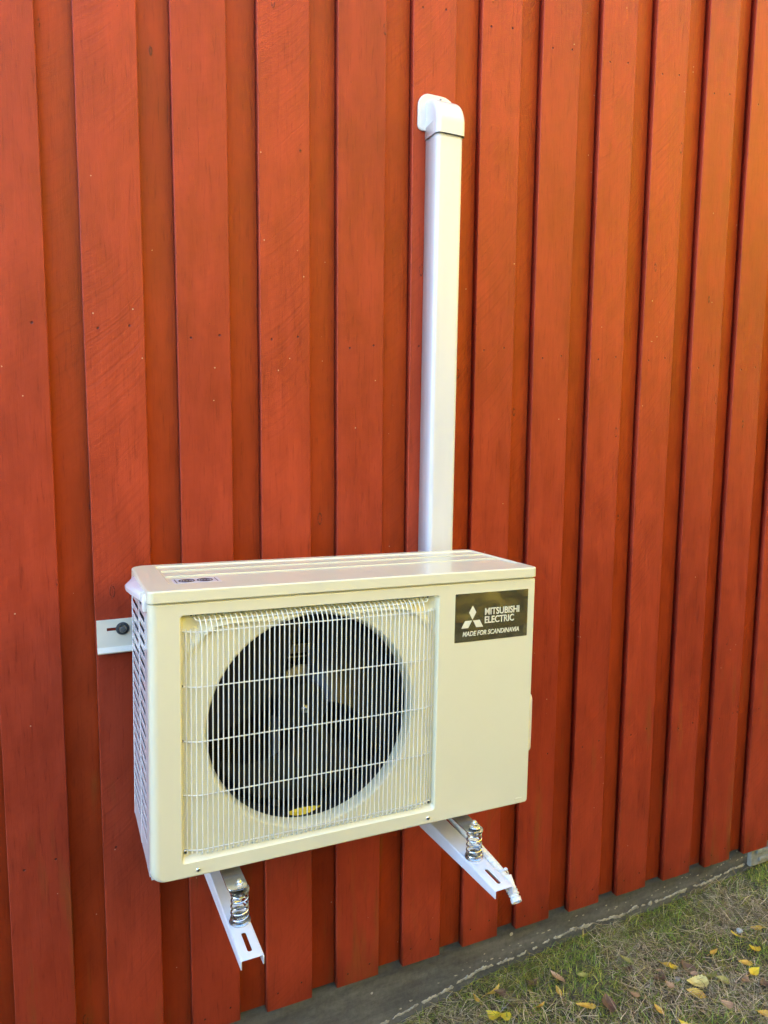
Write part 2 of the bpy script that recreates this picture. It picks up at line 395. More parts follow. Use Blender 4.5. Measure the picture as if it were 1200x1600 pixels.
cl['label'] = 'vertical red painted boards, wide boards over narrow recessed ones'
f = MB(); f.box(WX0, WX1, .432, .65, -2.2, -.60); hp(f, 'foundation', M_conc)
f = MB(); f.box(WX0+.05, WX1-.05, .4245, 8.2, -.64, 4.35); hp(f, 'inner_wall', simple('dark_sheathing', (.05, .04, .03), .9))
f = MB(); y0, yr, y1, e0, rz_ = .0, 4.2, 8.4, 4.32, 6.6
f.add([(WX0-.3, y0, e0), (WX1+.3, y0, e0), (WX1+.3, yr, rz_), (WX0-.3, yr, rz_), (WX0-.3, y1, e0), (WX1+.3, y1, e0)], [(0, 1, 2, 3), (3, 2, 5, 4)])
rf = hp(f, 'shade_roof', simple('roof_tile', (.10, .05, .04), .8), solid=.08)  # unseen roof over the house, added to block the sun
# pale block set in the foundation at the right edge
f = MB(); f.box(2.088, 2.46, .414, .431, -.738, -.640); f.box(2.125, 2.43, .406, .4135, -.722, -.706); f.box(2.110, 2.43, .406, .4135, -.690, -.676)
hp(f, 'vent_cover', simple('pale_grey_plaster', (.36, .36, .31), .85, noise_amt=.2, nscale=40, bmp=.6, bscale=120), bevel=.005, seg=3)
# crumbling lime paint along the foot of the foundation
f = MB()
def lump(x, z, w_, h_, t, dz=0):
    n_ = 12; ring = []; c = (x, .432-t, z)
    for k in range(n_):
        a = 2*pi*k/n_; q = .45+.8*random.random()
        ring.append((x+cos(a)*w_*q, .4335, z+sin(a)*h_*q+dz*cos(a)))
    mid_ = [((p[0]+c[0])*.5+(p[0]-c[0])*.25, .432-t*random.uniform(.5, .9), (p[2]+c[2])*.5+(p[2]-c[2])*.25) for p in ring]
    f.rings([ring, mid_], False, False, True)
x = -1.0; run = []
def flush(run):
    if len(run) < 3: return
    n_ = len(run); vs_ = []
    for i, (px, zt_, zb_, th) in enumerate(run):
        e = min(1, min(i, n_-1-i)/1.5)
        zm = (zt_+zb_)/2; zt_ = zm+(zt_-zm)*e; zb_ = zm+(zb_-zm)*e
        vs_ += [(px, .4335, zt_), (px, .432-th*e, zm+(zt_-zm)*.6), (px, .432-th*e*.9, zm-(zm-zb_)*.5), (px, .4335, zb_)]
    f.add(vs_, [(4*i+k, 4*i+k+1, 4*i+k+5, 4*i+k+4) for i in range(n_-1) for k in range(3)], False)
while x < 3.2:
    z = gz(x, .43)+.026+.010*noise.noise((x*5, 1, 1)); a = noise.noise((x*9.0, 0, 5))+.35*noise.noise((x*40, 3, 5))
    th = .0015+.004*abs(noise.noise((x*55, 2, 2))); up_ = .0018+.014*max(0, .15+noise.noise((x*24, 7, 1))+.5*noise.noise((x*95, 7, 4)))+random.uniform(-.001, .0035); dn = .0018+.013*max(0, .15+noise.noise((x*21, 4, 9))+.5*noise.noise((x*80, 4, 2)))+random.uniform(-.001, .003)
    if a > -.30 and random.random() > .05: run.append((x, z+up_, z-dn, th))
    else: flush(run); run = []
    if random.random() < .14: lump(x, z+random.uniform(.014, .05), random.uniform(.002, .008), random.uniform(.0012, .0035), .001)
    x += random.uniform(.0025, .0045)
flush(run)
hp(f, 'paint_crust', M_crust)['kind'] = 'stuff'

# ---------------------------------------------------------------- heat pump
W, H, D = .8, .527, .278
Mr = Matrix(((0.99984086, -0.00040475, 0.01783489), (0.00012186, 0.99987422, 0.01585992), (-0.01783907, -0.01585522, 0.99971515)))
piv = Vector((.4, 0, .27))
MU = Matrix.Translation(piv) @ Mr.to_4x4() @ Matrix.Translation(-piv)
hpump = empty('heat_pump'); hpump.matrix_world = MU
tag(hpump, 'ivory outdoor heat pump unit with a wire fan grille, hung on the red wall', 'heat pump')
U = hpump
ZS = .5025          # top of the front panel
# front panel -------------------------------------------------
HB = (.052, .5655, .028, .4815)
fp = MB(); NS, NC = 26, 6
def L3(l, r, b, t, rad, yf): return [(p[0], yf(*p) if callable(yf) else yf, p[1]) for p in rrect(l, r, b, t, rad, NS, NC)]
outer = []
outer.append(L3(0, W, 0, ZS, (.020, .006, .003, .003), .022))
for k in range(9):
    a = pi/2*(1-k/8)          # from side to face
    s = 1-cos(pi/2-a) if False else sin(a)
    dl = .015*(1-sin(a)); d = .004*(1-sin(a))
    lo = rrect(dl, W-d, d, ZS-d*.6, (.020-d, .006, .003, .003), NS, NC)
    ring = []
    for (px, pz) in lo:
        wgt = min(1, max(0, (px-.0)/.03)); wgt = wgt*wgt
        R = .014*(1-wgt)+.004*wgt
        ring.append((px, R*(1-cos(a)), pz))
    outer.append(ring)
fp.rings(outer, True)
face_edge = outer[-1]
hole = L3(HB[0], HB[1], HB[2], HB[3], (.006,)*4, 0.0)
fr = []
for t in (0, .5, 1): fr.append([tuple(a[i]*(1-t)+b_[i]*t for i in range(3)) for a, b_ in zip(face_edge, hole)])
fp.rings(fr, True)
def fy(x, z):
    e = .012; u = min(x-HB[0], HB[1]-x)
    zt = .4645-max(0, (.075-u))**1.3*1.6
    k = min(1, max(0, (u-.004)/.03)); base = .0105; deep = base+.012*k; out_ = .0030
    if z > zt+.0095: return deep
    if z > zt-.0065: t = (z-zt+.0065)/.016; return out_+(deep-out_)*t
    if z > zt-.0095: t = (zt-.0065-z)/.003; return out_+(base-out_)*t
    return base
cc, CR = (.3055, .2545), .2025
# rim bevel into the recess
r1 = L3(HB[0]+.0012, HB[1]-.0012, HB[2]+.0012, HB[3]-.0008, (.006,)*4, .0008)
r2_ = L3(HB[0]+.0045, HB[1]-.004, HB[2]+.009, HB[3]-.0015, (.005,)*4, lambda x, z: fy(x, z)-.001)
r3 = L3(HB[0]+.006, HB[1]-.0055, HB[2]+.011, HB[3]-.0025, (.004,)*4, fy)
fp.rings([hole, r1, r2_, r3], True)
ang = [atan2(p[2]-cc[1], p[0]-cc[0]) for p in r3]
rc = []
KR = 56
for k in range(KR+1):
    t = k/KR; ring = []
    for p, a in zip(r3, ang):
        q = (cc[0]+cos(a)*.2115, cc[1]+sin(a)*.2115); x = p[0]*(1-t)+q[0]*t; z = p[2]*(1-t)+q[1]*t
        ring.append((x, fy(x, z), z))
    rc.append(ring)
# bell mouth
last = rc[-1]
for k in range(1, 9):
    t = k/8; ring = []
    for p, a in zip(last, ang):
        R = .2115-.0090*sin(t*pi/2); y = p[1]+(.036-p[1])*(1-cos(t*pi/2))
        ring.append((cc[0]+cos(a)*R, y, cc[1]+sin(a)*R))
    rc.append(ring)
fp.rings(rc, True)
fpo = fp.build('front_panel', M_ivory, U, wn=True)
sh = MB(); sh.lathe((cc[0], .0362, cc[1]), (0, 1, 0), [(CR, 0), (CR+.001, .003), (CR+.006, .060)], 96); sh.build('fan_shroud', M_black, U)
# lid ---------------------------------------------------------
ld = MB(); rad = (.012, .010, .022, .030)
def LX(o, z): return [(p[0], p[1], z) for p in rrect(-.002+o, W+.0015-o, -.004+o, D+.002-o, rad, NS, NC)]
lid_l = [LX(.001, ZS+.0030), LX(0, ZS+.0038), LX(0, ZS+.0045), LX(0, H-.0040), LX(0, H-.0030)]
for k in range(1, 6):
    a = pi/2*k/5; lid_l.append(LX(.0030*(1-cos(a)), H-.0030+.0030*sin(a)))
lid_l.append(LX(.0045, H))
# lid field: front lip, then a shallow tray
ld.rings(lid_l, True)
def LT(l, z): return [(p[0], p[1], z) for p in rrect(.046-l, .791+l, .057-l, .256+l*.5, (.006,)*4, NS, NC)]
ld.rings([lid_l[-1], LT(.0025, H)], True); ld.rings([LT(.0025, H), LT(0, H-.0022)], True); ld.rings([LT(0, H-.0022)], False, False, True)
for yy in (.140, .203):
    ld.box(.0485, .789, yy-.0030, yy+.0030, H-.0024, H-.0002)
ld.build('lid', M_ivory, U, wn=True)
sl2 = MB(); sl2.rings([[(p[0], p[1], z) for p in rrect(.0028, W-.0028, .0030, D-.004, (.010,)*4, NS, NC)] for z in (ZS-.006, H-.008)], False); sl2.build('seam_liner', M_ivory, U)
# lid warning label
lb = MB(); lb.box(.0540, .1400, .066, .110, H-.0021, H-.0017); lbo = lb.build('warning_label', M_label, U)
lp = MB()
for cx in (.0790, .1120):
    for rr_, rt in ((1, .0011), (.6, .0006), (.3, .0006)):
        lp.tube([(cx+.0140*rr_*cos(a), .0870+.0125*rr_*sin(a), H-.0014) for a in np.linspace(0, 2*pi, 29)[:-1]], rt, 5, closed=True)
for xx in (.0590, .1330): lp.box(xx-.0008, xx+.0008, .0700, .1050, H-.0017, H-.0013)
lp.build('label_print', M_print, lbo)
# hood over the side louvres
hd = MB()
sec = []
for t, yy in zip((0, .35, 1, 1, .7, .25), (.215, .195, .16, .135, .09, .050)):
    o = .019*t
    sec.append([(.001, yy, .520), (-.004-o*.6, yy, .5165), (-.004-o, yy, .511), (-.004-o, yy, .5035), (-.002-o*.5, yy, .4975), (.001, yy, .494)])
hd.rings(sec, True, True, True); hd.build('side_hood', M_white, U, bevel=.001)
hd = MB(); hd.lathe((-.0015, .026, .488), (0, 0, 1), [(0, 0), (.0055, 0), (.0065, .002), (.0065, .024), (.004, .029), (0, .031)], 20); hd.build('clip', M_white, U)
# side louvre panel -------------------------------------------
sp_ = MB(); yb, ya, ym0, ym1, y00 = .271, .166, .160, .146, .060
z0, z1 = .004, ZS
sp_.box(0, .002, .0235, y00, z0, z1); sp_.box(0, .002, ym1, ym0, z0, z1); sp_.box(0, .002, yb, D, z0, z1)
pz = .0216; zr = z1-.014; rows = 21
sp_.box(.0004, .0024, y00+.0002, ym1-.0002, zr, z1-.001); sp_.box(.0004, .0024, ym0+.0002, yb-.0002, zr, z1-.001)
for i in range(rows):
    zt = zr-i*pz-.0100; zb2 = zr-(i+1)*pz
    if i == rows-1: zb2 = z0
    for (ya_, yb_) in ((y00+.0002, ym1-.0002), (ym0+.0002, yb-.0002)):
        sp_.box(.0004, .0024, ya_, yb_, zb2, zt)
sp_.build('side_louvre', M_white, U, bevel=.0006, seg=1)
# right side, back, base, inner dark volume
rp = MB(); rp.box(W-.002, W, .0225, D, .004, ZS); rp.box(W-.15, W-.002, D-.002, D, .004, ZS); rp.build('right_panel', M_white, U)
hb = MB(); hb.rings([[(W-.001, p[0], p[1]) for p in rrect(.040, .230, .078, .238, (.02,)*4, 4, 5)], [(W+.036, p[0], p[1]) for p in rrect(.044, .224, .088, .228, (.016,)*4, 4, 5)], [(W+.0405, p[0], p[1]) for p in rrect(.050, .218, .098, .218, (.012,)*4, 4, 5)]], True, False, True); hb.build('valve_cover', M_white, U)
bp_ = MB(); bp_.box(.003, W-.003, .023, D-.001, -.002, .0035); bp_.build('base_pan', M_white, U)
co = MB(); co.box(.012, W-.155, .235, .262, .005, .495); co.box(.012, .030, .03, .2345, .005, .495); co.box(.012, .030, .2622, .276, .005, .495); co.box(.0055, .0095, .026, .2745, .006, .497); co.build('coil', M_fins, U)  # includes a black sheet added behind the slots to keep them dark
iw = MB(); iw.box(W-.20, W-.196, .03, .234, .005, .495); iw.box(.031, W-.201, .045, .234, .490, .494); iw.box(.031, W-.201, .045, .234, .005, .009)
iw.build('inner_wall', M_black, U)  # blackened walls give the casing its inner darkness
# fan
fan = MB()
fc = Vector((.3055, .098, .2555))
fan.lathe(fc, (0, -1, 0), [(0, .022), (.012, .022), (.048, .016), (.052, .010), (.052, -.03)], 40)
for b3 in range(3):
    a0 = radians(158+120*b3); rs = []
    nu, nv = 14, 12; vs = []
    for i in range(nu+1):
        r = .045+(.192-.045)*i/nu
        span = radians(34+34*(i/nu))
        for j in range(nv+1):
            t = j/nv-.5
            a = a0+t*span*2*.82-.35*(i/nu)**1.3
            y = .05*t*(1-.25*i/nu)-.012*(i/nu)
            vs.append((fc.x+cos(a)*r, fc.y+y, fc.z+sin(a)*r))
    fan.add(vs, [(i*(nv+1)+j, (i+1)*(nv+1)+j, (i+1)*(nv+1)+j+1, i*(nv+1)+j+1) for i in range(nu) for j in range(nv)], True)
fo = fan.build('fan', simple('black_fan_plastic', (.012, .012, .011), .34), U)
nb = MB(); nb.lathe(fc+Vector((0, -.022, 0)), (0, -1, 0), [(.009, 0), (.009, .003), (.0055, .004), (.0055, .012), (0, .0125)], 6, False); nb.build('nut', M_zinc, fo)
# motor support pieces seen behind the blades
ms = MB(); ms.box(.268, .348, .150, .158, .347, .365); ms.box(.270, .346, .146, .149, .339, .3425); ms.box(.340, .356, .159, .168, .30, .49); ms.box(.262, .276, .159, .168, .02, .49); ms.box(.262, .276, .152, .162, .02, .49)
ms.build('motor_bracket', M_grey, U, bevel=.0015)
ms = MB(); ms.lathe((.325, .150, .262), (0, -1, 0), [(.036, -.01), (.058, -.008), (.060, .0), (.052, .006), (.036, .008)], 40); ms.build('motor_lit_ring', M_grey, U)  # paler ring added for the lit crescent on the motor
for (bx, bz) in ((.350, .308), (.357, .2125)):
    q = MB(); q.lathe((bx, .150, bz), (0, -1, 0), [(.008, 0), (.008, .004), (.005, .006), (0, .007)], 16); q.build('bolt', M_zinc, U)
mt_ = MB(); mt_.lathe((.30, .150, .2575), (0, -1, 0), [(.0, -.05), (.055, -.05), (.055, -.005), (.045, .005), (0, .006)], 32); mt_.build('motor', M_motor, U)
# grille ------------------------------------------------------
gr = MB(); rw = .00118
XL, XR = .0895, .5310; nvb = 48
zt_, zb_ = .4495, .0485
hz = [.4495, .3500, .2500, .1510, .0485]
yb0 = -.0015
for i in range(nvb):
    x = XL+(XR-XL)*i/(nvb-1)
    pts = [(x-.004, .030, .4755), (x-.0035, .009, .4745), (x-.0025, .0040, .4700), (x-.001, .0, .4600), (x, yb0, .4505), (x, yb0, .25), (x, yb0, .047), (x, .001, .0405), (x, .006, .0375), (x, .012, .0370)]
    gr.tube(pts, rw, 6)
for x, y in ((.0800, .0008), (.0715, .0035), (.0635, .0062), (.0395+.5010, .001), (.5480, .0042), (.5555, .0072)):
    gr.tube([(x, y, .4545), (x, y, .043)], rw, 6)
for z in hz:
    y = yb0+.0021
    gr.tube([(.0555, .0110, z+.001), (.0620, .0085, z+.0008), (.0745, .0042, z), (.0850, y+.0006, z), (.0900, y, z), (.30, y, z), (.5300, y, z), (.5350, y+.0006, z), (.5450, .0040, z), (.5580, .0095, z+.0008), (.5620, .0120, z+.001)], .00135, 6)
# upper rail with hooked ends
gr.tube([(.0785, .032, .4735), (.0785, .0085, .4735), (.0795, .0068, .4715), (.083, .0062, .4690), (.0895, .0062, .4685), (.30, .0062, .4685), (.531, .0062, .4685), (.5385, .0062, .4690), (.5410, .0068, .4715), (.5418, .0085, .4735), (.5418, .032, .4735)], .0014, 6)
gr.build('grille', M_wire, U)
for x in (.0742, .0830, .5372, .5460):
    hl = MB(); hl.lathe((x, fy(x, .476)-.0006, .4765), (0, -1, 0), [(0, .0004), (.0019, .0004), (.0019, 0)], 12); hl.build('wire_hole', M_hole, U)
for z in hz[1:3]:
    hl = MB(); hl.lathe((.0565, .0096, z+.002), (0, -1, 0), [(0, .0004), (.0024, .0004), (.0024, 0)], 12); hl.build('wire_hole', M_hole, U)
def screw(p, ax, r, mat, parent, name='screw'):
    q = MB(); q.lathe(p, ax, [(r, 0), (r*1.0, r*.18), (r*.8, r*.5), (r*.45, r*.68), (0, r*.72)], 20); o = q.build(name, mat, parent)
    c = MB(); p = Vector(p)+Vector(ax)*r*.66
    a = Vector(ax).orthogonal().normalized(); b_ = Vector(ax).cross(a)
    for u_, v_ in ((a, b_), (b_, a)):
        e = Vector(ax)*r*.10
        P = [p+u_*r*.42*sx+v_*r*.10*sy+e*sz for sz in (-1, 1) for sy in (-1, 1) for sx in (-1, 1)]
        c.add(P, [(0, 2, 3, 1), (4, 5, 7, 6), (0, 1, 5, 4), (2, 6, 7, 3), (0, 4, 6, 2), (1, 3, 7, 5)])
    c.build('cross_slot', M_hole, o)
    return o
screw((.0815, 0, .0128), (0, -1, 0), .0042, M_zinc, U); screw((.5505, 0, .0140), (0, -1, 0), .0042, M_zinc, U)
screw((.0600, .0093, .0465), (0, -1, 0), .0050, M_zinc, U); screw((.5555, .0093, .0445), (0, -1, 0), .0050, M_zinc, U)
screw((.247, .0322, .4760), (0, -1, 0), .0038, M_zinc, U)
# embossed mark at lower right corner
em = MB(); em.box(.766, .784, -.0006, .001, .0105, .0145); em.build('embossed_mark', M_ivory, U, bevel=.0005)
# name plate --------------------------------------------------
pl = MB(); pl.rings([[(p[0], 0.0002, p[1]) for p in rrect(.6015, .7812, .3785, .4805, (.0015,)*4, 4, 3)], [(p[0], -.0007, p[1]) for p in rrect(.6015, .7812, .3785, .4805, (.0015,)*4, 4, 3)]], False, False, True)
plate = pl.build('name_plate', M_foil, U)
def text(body, x, z, size, sx, shear, off, y, parent, name='lettering', spacing=1.0):
    cu = bpy.data.curves.new('t', 'FONT'); cu.body = body; cu.size = size; cu.shear = shear; cu.offset = off; cu.space_character = spacing
    cu.extrude = .00012; cu.resolution_u = 4
    t = bpy.data.objects.new('t', cu); C.objects.link(t); bpy.context.view_layer.update()
    dg = bpy.context.evaluated_depsgraph_get(); me = bpy.data.meshes.new_from_object(t.evaluated_get(dg)); C.objects.unlink(t); bpy.data.objects.remove(t)
    co_ = np.zeros(len(me.vertices)*3); me.vertices.foreach_get('co', co_); co_ = co_.reshape(-1, 3)
    w_ = co_[:, 0].max()-co_[:, 0].min(); x0 = co_[:, 0].min()
    k = sx/w_
    new = np.stack([x+(co_[:, 0]-x0)*k, y-co_[:, 2], z+co_[:, 1]], 1); me.vertices.foreach_set('co', new.ravel()); me.update()
    me.name = name; me.materials.clear(); me.materials.append(M_letter)
    return link(bpy.data.objects.new(name, me), parent)
yt = -.00095
text('MITSUBISHI', .6735, .4325, .0200, .0860, 0, .00036, yt, plate)
text('ELECTRIC', .6735, .4148, .0200, .0730, 0, .00036, yt, plate)
text('MADE FOR SCANDINAVIA', .6205, .3905, .0140, .1400, .22, .00022, yt, plate)
ec = (.6435, .4230)
def rhomb(pts): 
    e = MB(); e.add([(ec[0]+a, yt+.0001, ec[1]+b_) for a, b_ in pts]+[(ec[0]+a, yt-.00015, ec[1]+b_) for a, b_ in pts], [(4, 5, 6, 7), (0, 1, 5, 4), (1, 2, 6, 5), (2, 3, 7, 6), (3, 0, 4, 7)]); e.build('emblem', M_letter, plate)
s_ = .0150
rhomb([(0, .0018), (.0085, s_+.0018), (0, 2*s_+.0012), (-.0085, s_+.0018)])
rhomb([(-.0012, 0), (-.0098, -.0152), (-.0262, -.0152), (-.0175, 0)])
rhomb([(.0012, 0), (.0175, 0), (.0262, -.0152), (.0098, -.0152)])
# mounting feet (two plates that stick out under the front)
def foot(xc):
    ft = MB(); prof = [(xc-.0185, .26), (xc-.0185, -.028)]
    prof += [(xc-.0185+.008*(1-cos(a)), -.028-.012*sin(a)) for a in np.linspace(.2, pi/2, 4)]
    prof += [(xc+.0185-.008*(1-cos(a)), -.028-.012*sin(a)) for a in np.linspace(pi/2, .2, 4)]
    prof += [(xc+.0185, -.028), (xc+.0185, .26)]
    ft.rings([[(a, b_, -.0195) for a, b_ in prof], [(a, b_, -.0160) for a, b_ in prof]], False, True, True)
    ft.box(xc-.0120, xc+.0120, .080, .24, -.0158, -.0022)
    ft.build('foot', M_foot, U, bevel=.0008)
AXL, AXR = .1420, .6420
foot(AXL+.003); foot(AXR+.003)

# ---------------------------------------------------------------- wall bracket
br = tag(empty('wall_bracket', (.4, .38, .36)), 'white steel wall bracket with two slotted arms reaching out under the heat pump', 'bracket')
def bp(mb, name, mat, parent=br, **kw):
    o = mb.build(name, mat, parent, **kw)
    if parent is br: o.matrix_parent_inverse = Matrix.Translation((-.4, -.38, -.36))
    return o
rl = MB()     # rail with a slot; section runs in x
zt, zb3 = .3985, .338
holes = [(-.0405, -.0155), (.75, .775)]; hz0, hz1 = .3735, .3805
xsn = [-.061, -.0405, -.0155, .75, .775, .80]
yF, yBk = .3745, .3775
for a, b_ in zip(xsn[:-1], xsn[1:]):
    if (a, b_) in holes:
        rl.box(a, b_, yF, yBk, hz1, zt); rl.box(a, b_, yF, yBk, zb3, hz0)
    else: rl.box(a, b_, yF, yBk, zb3, zt)
rl.add([(-.061, yF, zb3), (.80, yF, zb3), (.80, .360, zb3-.008), (-.061, .360, zb3-.008), (-.061, yBk, zb3), (.80, yBk, zb3), (.80, .362, zb3-.011), (-.061, .362, zb3-.011)], [(0, 1, 2, 3), (4, 7, 6, 5), (0, 3, 7, 4), (1, 5, 6, 2), (3, 2, 6, 7)])
bp(rl, 'rail', M_rail)
lg = MB(); lg.lathe((-.0085, yF, .3770), (0, -1, 0), [(.0135, 0), (.0140, .0010), (.0135, .0022), (.0085, .0034), (.0085, .0048)], 28); sc1 = bp(lg, 'washer', M_rubber)
lg = MB(); lg.lathe((-.0085, yF-.0046, .3770), (0, -1, 0), [(.0068, 0), (.0068, .0050), (.0060, .0062), (0, .0064)], 6, False); bp(lg, 'lag_screw', M_screwgrey)
def arm(x0, x1, yend, zt_):
    """inverted channel, flanges taper towards the free end; a slot near the end"""
    t = .0022; xc = (x0+x1)/2; a = MB()
    sl_ = [(yend+.016, yend+.068)]
    ys_ = [yend, yend+.016, yend+.068, .376]
    sw = .0042
    def ztop(y): return zt_+.004*(y-yend)
    def quadbox(xa, xb, ya, yb_):
        a.add([(xa, ya, ztop(ya)-t), (xb, ya, ztop(ya)-t), (xa, yb_, ztop(yb_)-t), (xb, yb_, ztop(yb_)-t), (xa, ya, ztop(ya)), (xb, ya, ztop(ya)), (xa, yb_, ztop(yb_)), (xb, yb_, ztop(yb_))], [(0, 2, 3, 1), (4, 5, 7, 6), (0, 1, 5, 4), (2, 6, 7, 3), (0, 4, 6, 2), (1, 3, 7, 5)])
    # top web with a rounded slot, as loops
    no = 40; cy = yend+.042; hl_ = .026
    slot = []
    for k in range(10): q = pi+pi*k/9; slot.append((xc+sw*cos(q), cy-hl_+sw+sw*sin(q)))
    for k in range(10): q = pi*k/9; slot.append((xc+sw*cos(q), cy+hl_-sw+sw*sin(q)))
    bx0, bx1, by0, by1 = x0+.0030, x1-.0030, yend, yend+.09
    out = []
    for (sx, sy) in slot:
        dx, dy = sx-xc, (sy-cy)
        k_ = min((bx1-xc)/abs(dx) if abs(dx) > 1e-6 else 1e9, (by1-cy if dy > 0 else cy-by0)/abs(dy) if abs(dy) > 1e-6 else 1e9)
        out.append((xc+dx*k_, cy+dy*k_))
    # snap the nearest points to the corners
    for cx_, cy_ in ((bx0, by0), (bx1, by0), (bx1, by1), (bx0, by1)):
        i = min(range(20), key=lambda i: (out[i][0]-cx_)**2+(out[i][1]-cy_)**2); out[i] = (cx_, cy_)
    R = [[(p[0], p[1], ztop(p[1])-t) for p in out], [(p[0], p[1], ztop(p[1])) for p in out], [(p[0], p[1], ztop(p[1])) for p in slot], [(p[0], p[1], ztop(p[1])-t) for p in slot], [(p[0], p[1], ztop(p[1])-t) for p in out]]
    a.rings(R, False)
    quadbox(bx0, bx1, yend+.09, .376)
    # rounded folds and flanges
    for sgn, xo in ((1, x0), (-1, x1)):
        for ya, yb_ in ((yend, .376),):
            secs = []
            for y in np.linspace(ya, yb_, 14):
                fh = .0175+.030*((y-yend)/(.376-yend)); z = ztop(y); rr_ = .0035
                P = [(xo+sgn*.0030, y, z)]
                for k in range(1, 5): q = pi/2*k/4; P.append((xo+sgn*(rr_-rr_*sin(q))-sgn*.0005*0, y, z-rr_+rr_*cos(q)))
                P.append((xo, y, z-fh)); P.append((xo+sgn*t, y, z-fh-.0006)); P.append((xo+sgn*t, y, z-t-.001)); P.append((xo+sgn*.0030, y, z-t))
                secs.append(P)
            a.rings(secs, False, True, True)
    o = bp(a, 'arm', M_arm, wn=True)
    vb = MB(); vb.box(x0+.001, x1-.001, .371, .3740, zt_-.06, .42); vb.box(x0+.001, x0+.003, .352, .3708, zt_-.03, .42); vb.box(x1-.003, x1-.001, .352, .3708, zt_-.03, .42)
    bp(vb, 'upright', M_arm)
    return o
AZ = -.085
arm(.1225, .1635, -.1290, AZ)
arm(.6220, .6640, -.1440, AZ)

# ---------------------------------------------------------------- spring dampers
def spring(xc, label, lean):
    ez = AZ+.0008
    t = tag(empty('spring_mount', (xc, -.030, ez)), label, 'spring mount', 'spring mounts under the heat pump')
    def b(mb, name, mat): return mb.build(name, mat, t)
    q = MB(); q.lathe((0, 0, 0), (0, 0, 1), [(0, 0), (.0185, 0), (.0195, .0012), (.0195, .0028), (.0165, .0050), (.012, .0056), (0, .0056)], 36); b(q, 'base_cup', M_zinc)
    q = MB(); q.lathe((0, 0, .0056), (0, 0, 1), [(0, 0), (.0105, 0), (.0105, .006), (0, .0062)], 6, False); b(q, 'nut', M_zinc)
    q = MB(); P = []; h = .0545; turns = 4.7; n_ = 130
    for i in range(n_+1):
        u = i/n_; a = 2*pi*turns*u+lean
        zz = .0065+(h-.0065)*(u if 0 < u < 1 else u)
        e = .10
        zz = .0068+(h-.0068)*(0 if u < 0 else (u*u/(2*e) if u < e else (u-e/2 if u < 1-e else 1-e-((1-u)**2)/(2*e)))/(1-e))
        r = .0160-.0012*u
        P.append((r*cos(a), r*sin(a), zz))
    q.tube(P, .00165, 8); b(q, 'spring', M_zinc)
    q = MB(); q.lathe((0, 0, .0545), (0, 0, 1), [(0, 0), (.0130, 0), (.0150, .0020), (.0178, .0045), (.0180, .0085), (.0, .0085)], 36); b(q, 'top_cup', M_zinc)
    q = MB(); q.lathe((0, 0, .0676), (0, 0, 1), [(0, 0), (.0120, 0), (.0125, .0010), (.0115, .0022), (.007, .0026), (0, .0026)], 32); b(q, 'washer', M_zinc)
    q = MB(); q.lathe((0, 0, .0701), (0, 0, 1), [(0, 0), (.0075, 0), (.0075, .0055), (.0065, .0065), (0, .0065)], 6, False); b(q, 'bolt_nut', M_zinc)
    q = MB(); pr_ = [(0, .0)]; 
    for k in range(16): pr_ += [(.0036, .0005*2*k*.5), (.0031, .0005*2*k*.5+.0003)]
    pr_ += [(0, .0085)]; q.lathe((0, 0, .0764), (0, 0, 1), [(.0042, 0), (.0042, .001), (.0038, .0015), (.0042, .002), (.0038, .0027), (.0042, .0032), (.0036, .0042), (0, .0043)], 14); b(q, 'threaded_end', M_zinc)
    return t
spring(AXL+.003, 'zinc plated coil spring with a bolt on the left bracket arm', .6)
spring(AXR+.001, 'zinc plated coil spring with a bolt on the right bracket arm, beside the hose', 2.2)

# ---------------------------------------------------------------- drain hose
hs = tag(empty('drain_hose', (.67, 0, -.1)), 'white ribbed drain hose tied along the right bracket arm with its open end hanging down', 'hose')
ctrl = [(.690, .30, -.088), (.684, .15, -.086), (.676, .03, -.090), (.6735, -.05, -.093), (.6725, -.090, -.0965), (.6715, -.118, -.1015), (.6705, -.138, -.1090), (.6695, -.1500, -.1185)]
def catmull(P, n=12):
    P = [Vector(p) for p in P]; P = [2*P[0]-P[1]]+P+[2*P[-1]-P[-2]]; out = []
    for i in range(1, len(P)-2):
        a, b_, c, d = P[i-1:i+3]
        for k in range(n):
            t = k/n; out.append(.5*((2*b_)+(c-a)*t+(2*a-5*b_+4*c-d)*t*t+(3*b_-a-3*c+d)*t**3))
    out.append(P[-2]); return out
cl_ = catmull(ctrl, 40)
acc = [0]
for i in range(1, len(cl_)): acc.append(acc[-1]+(cl_[i]-cl_[i-1]).length)
tot = acc[-1]; nh = 560; pts = []; rad_ = []
for i in range(nh+1):
    s = tot*i/nh; j = min(len(acc)-2, max(0, int(np.searchsorted(acc, s))-1)); f_ = (s-acc[j])/(acc[j+1]-acc[j])
    pts.append(cl_[j].lerp(cl_[j+1], f_))
    e = tot-s
    r =   .0096+.0018*sin(2*pi*s/.0062) if e > .008 else .0108
    rad_.append(r)
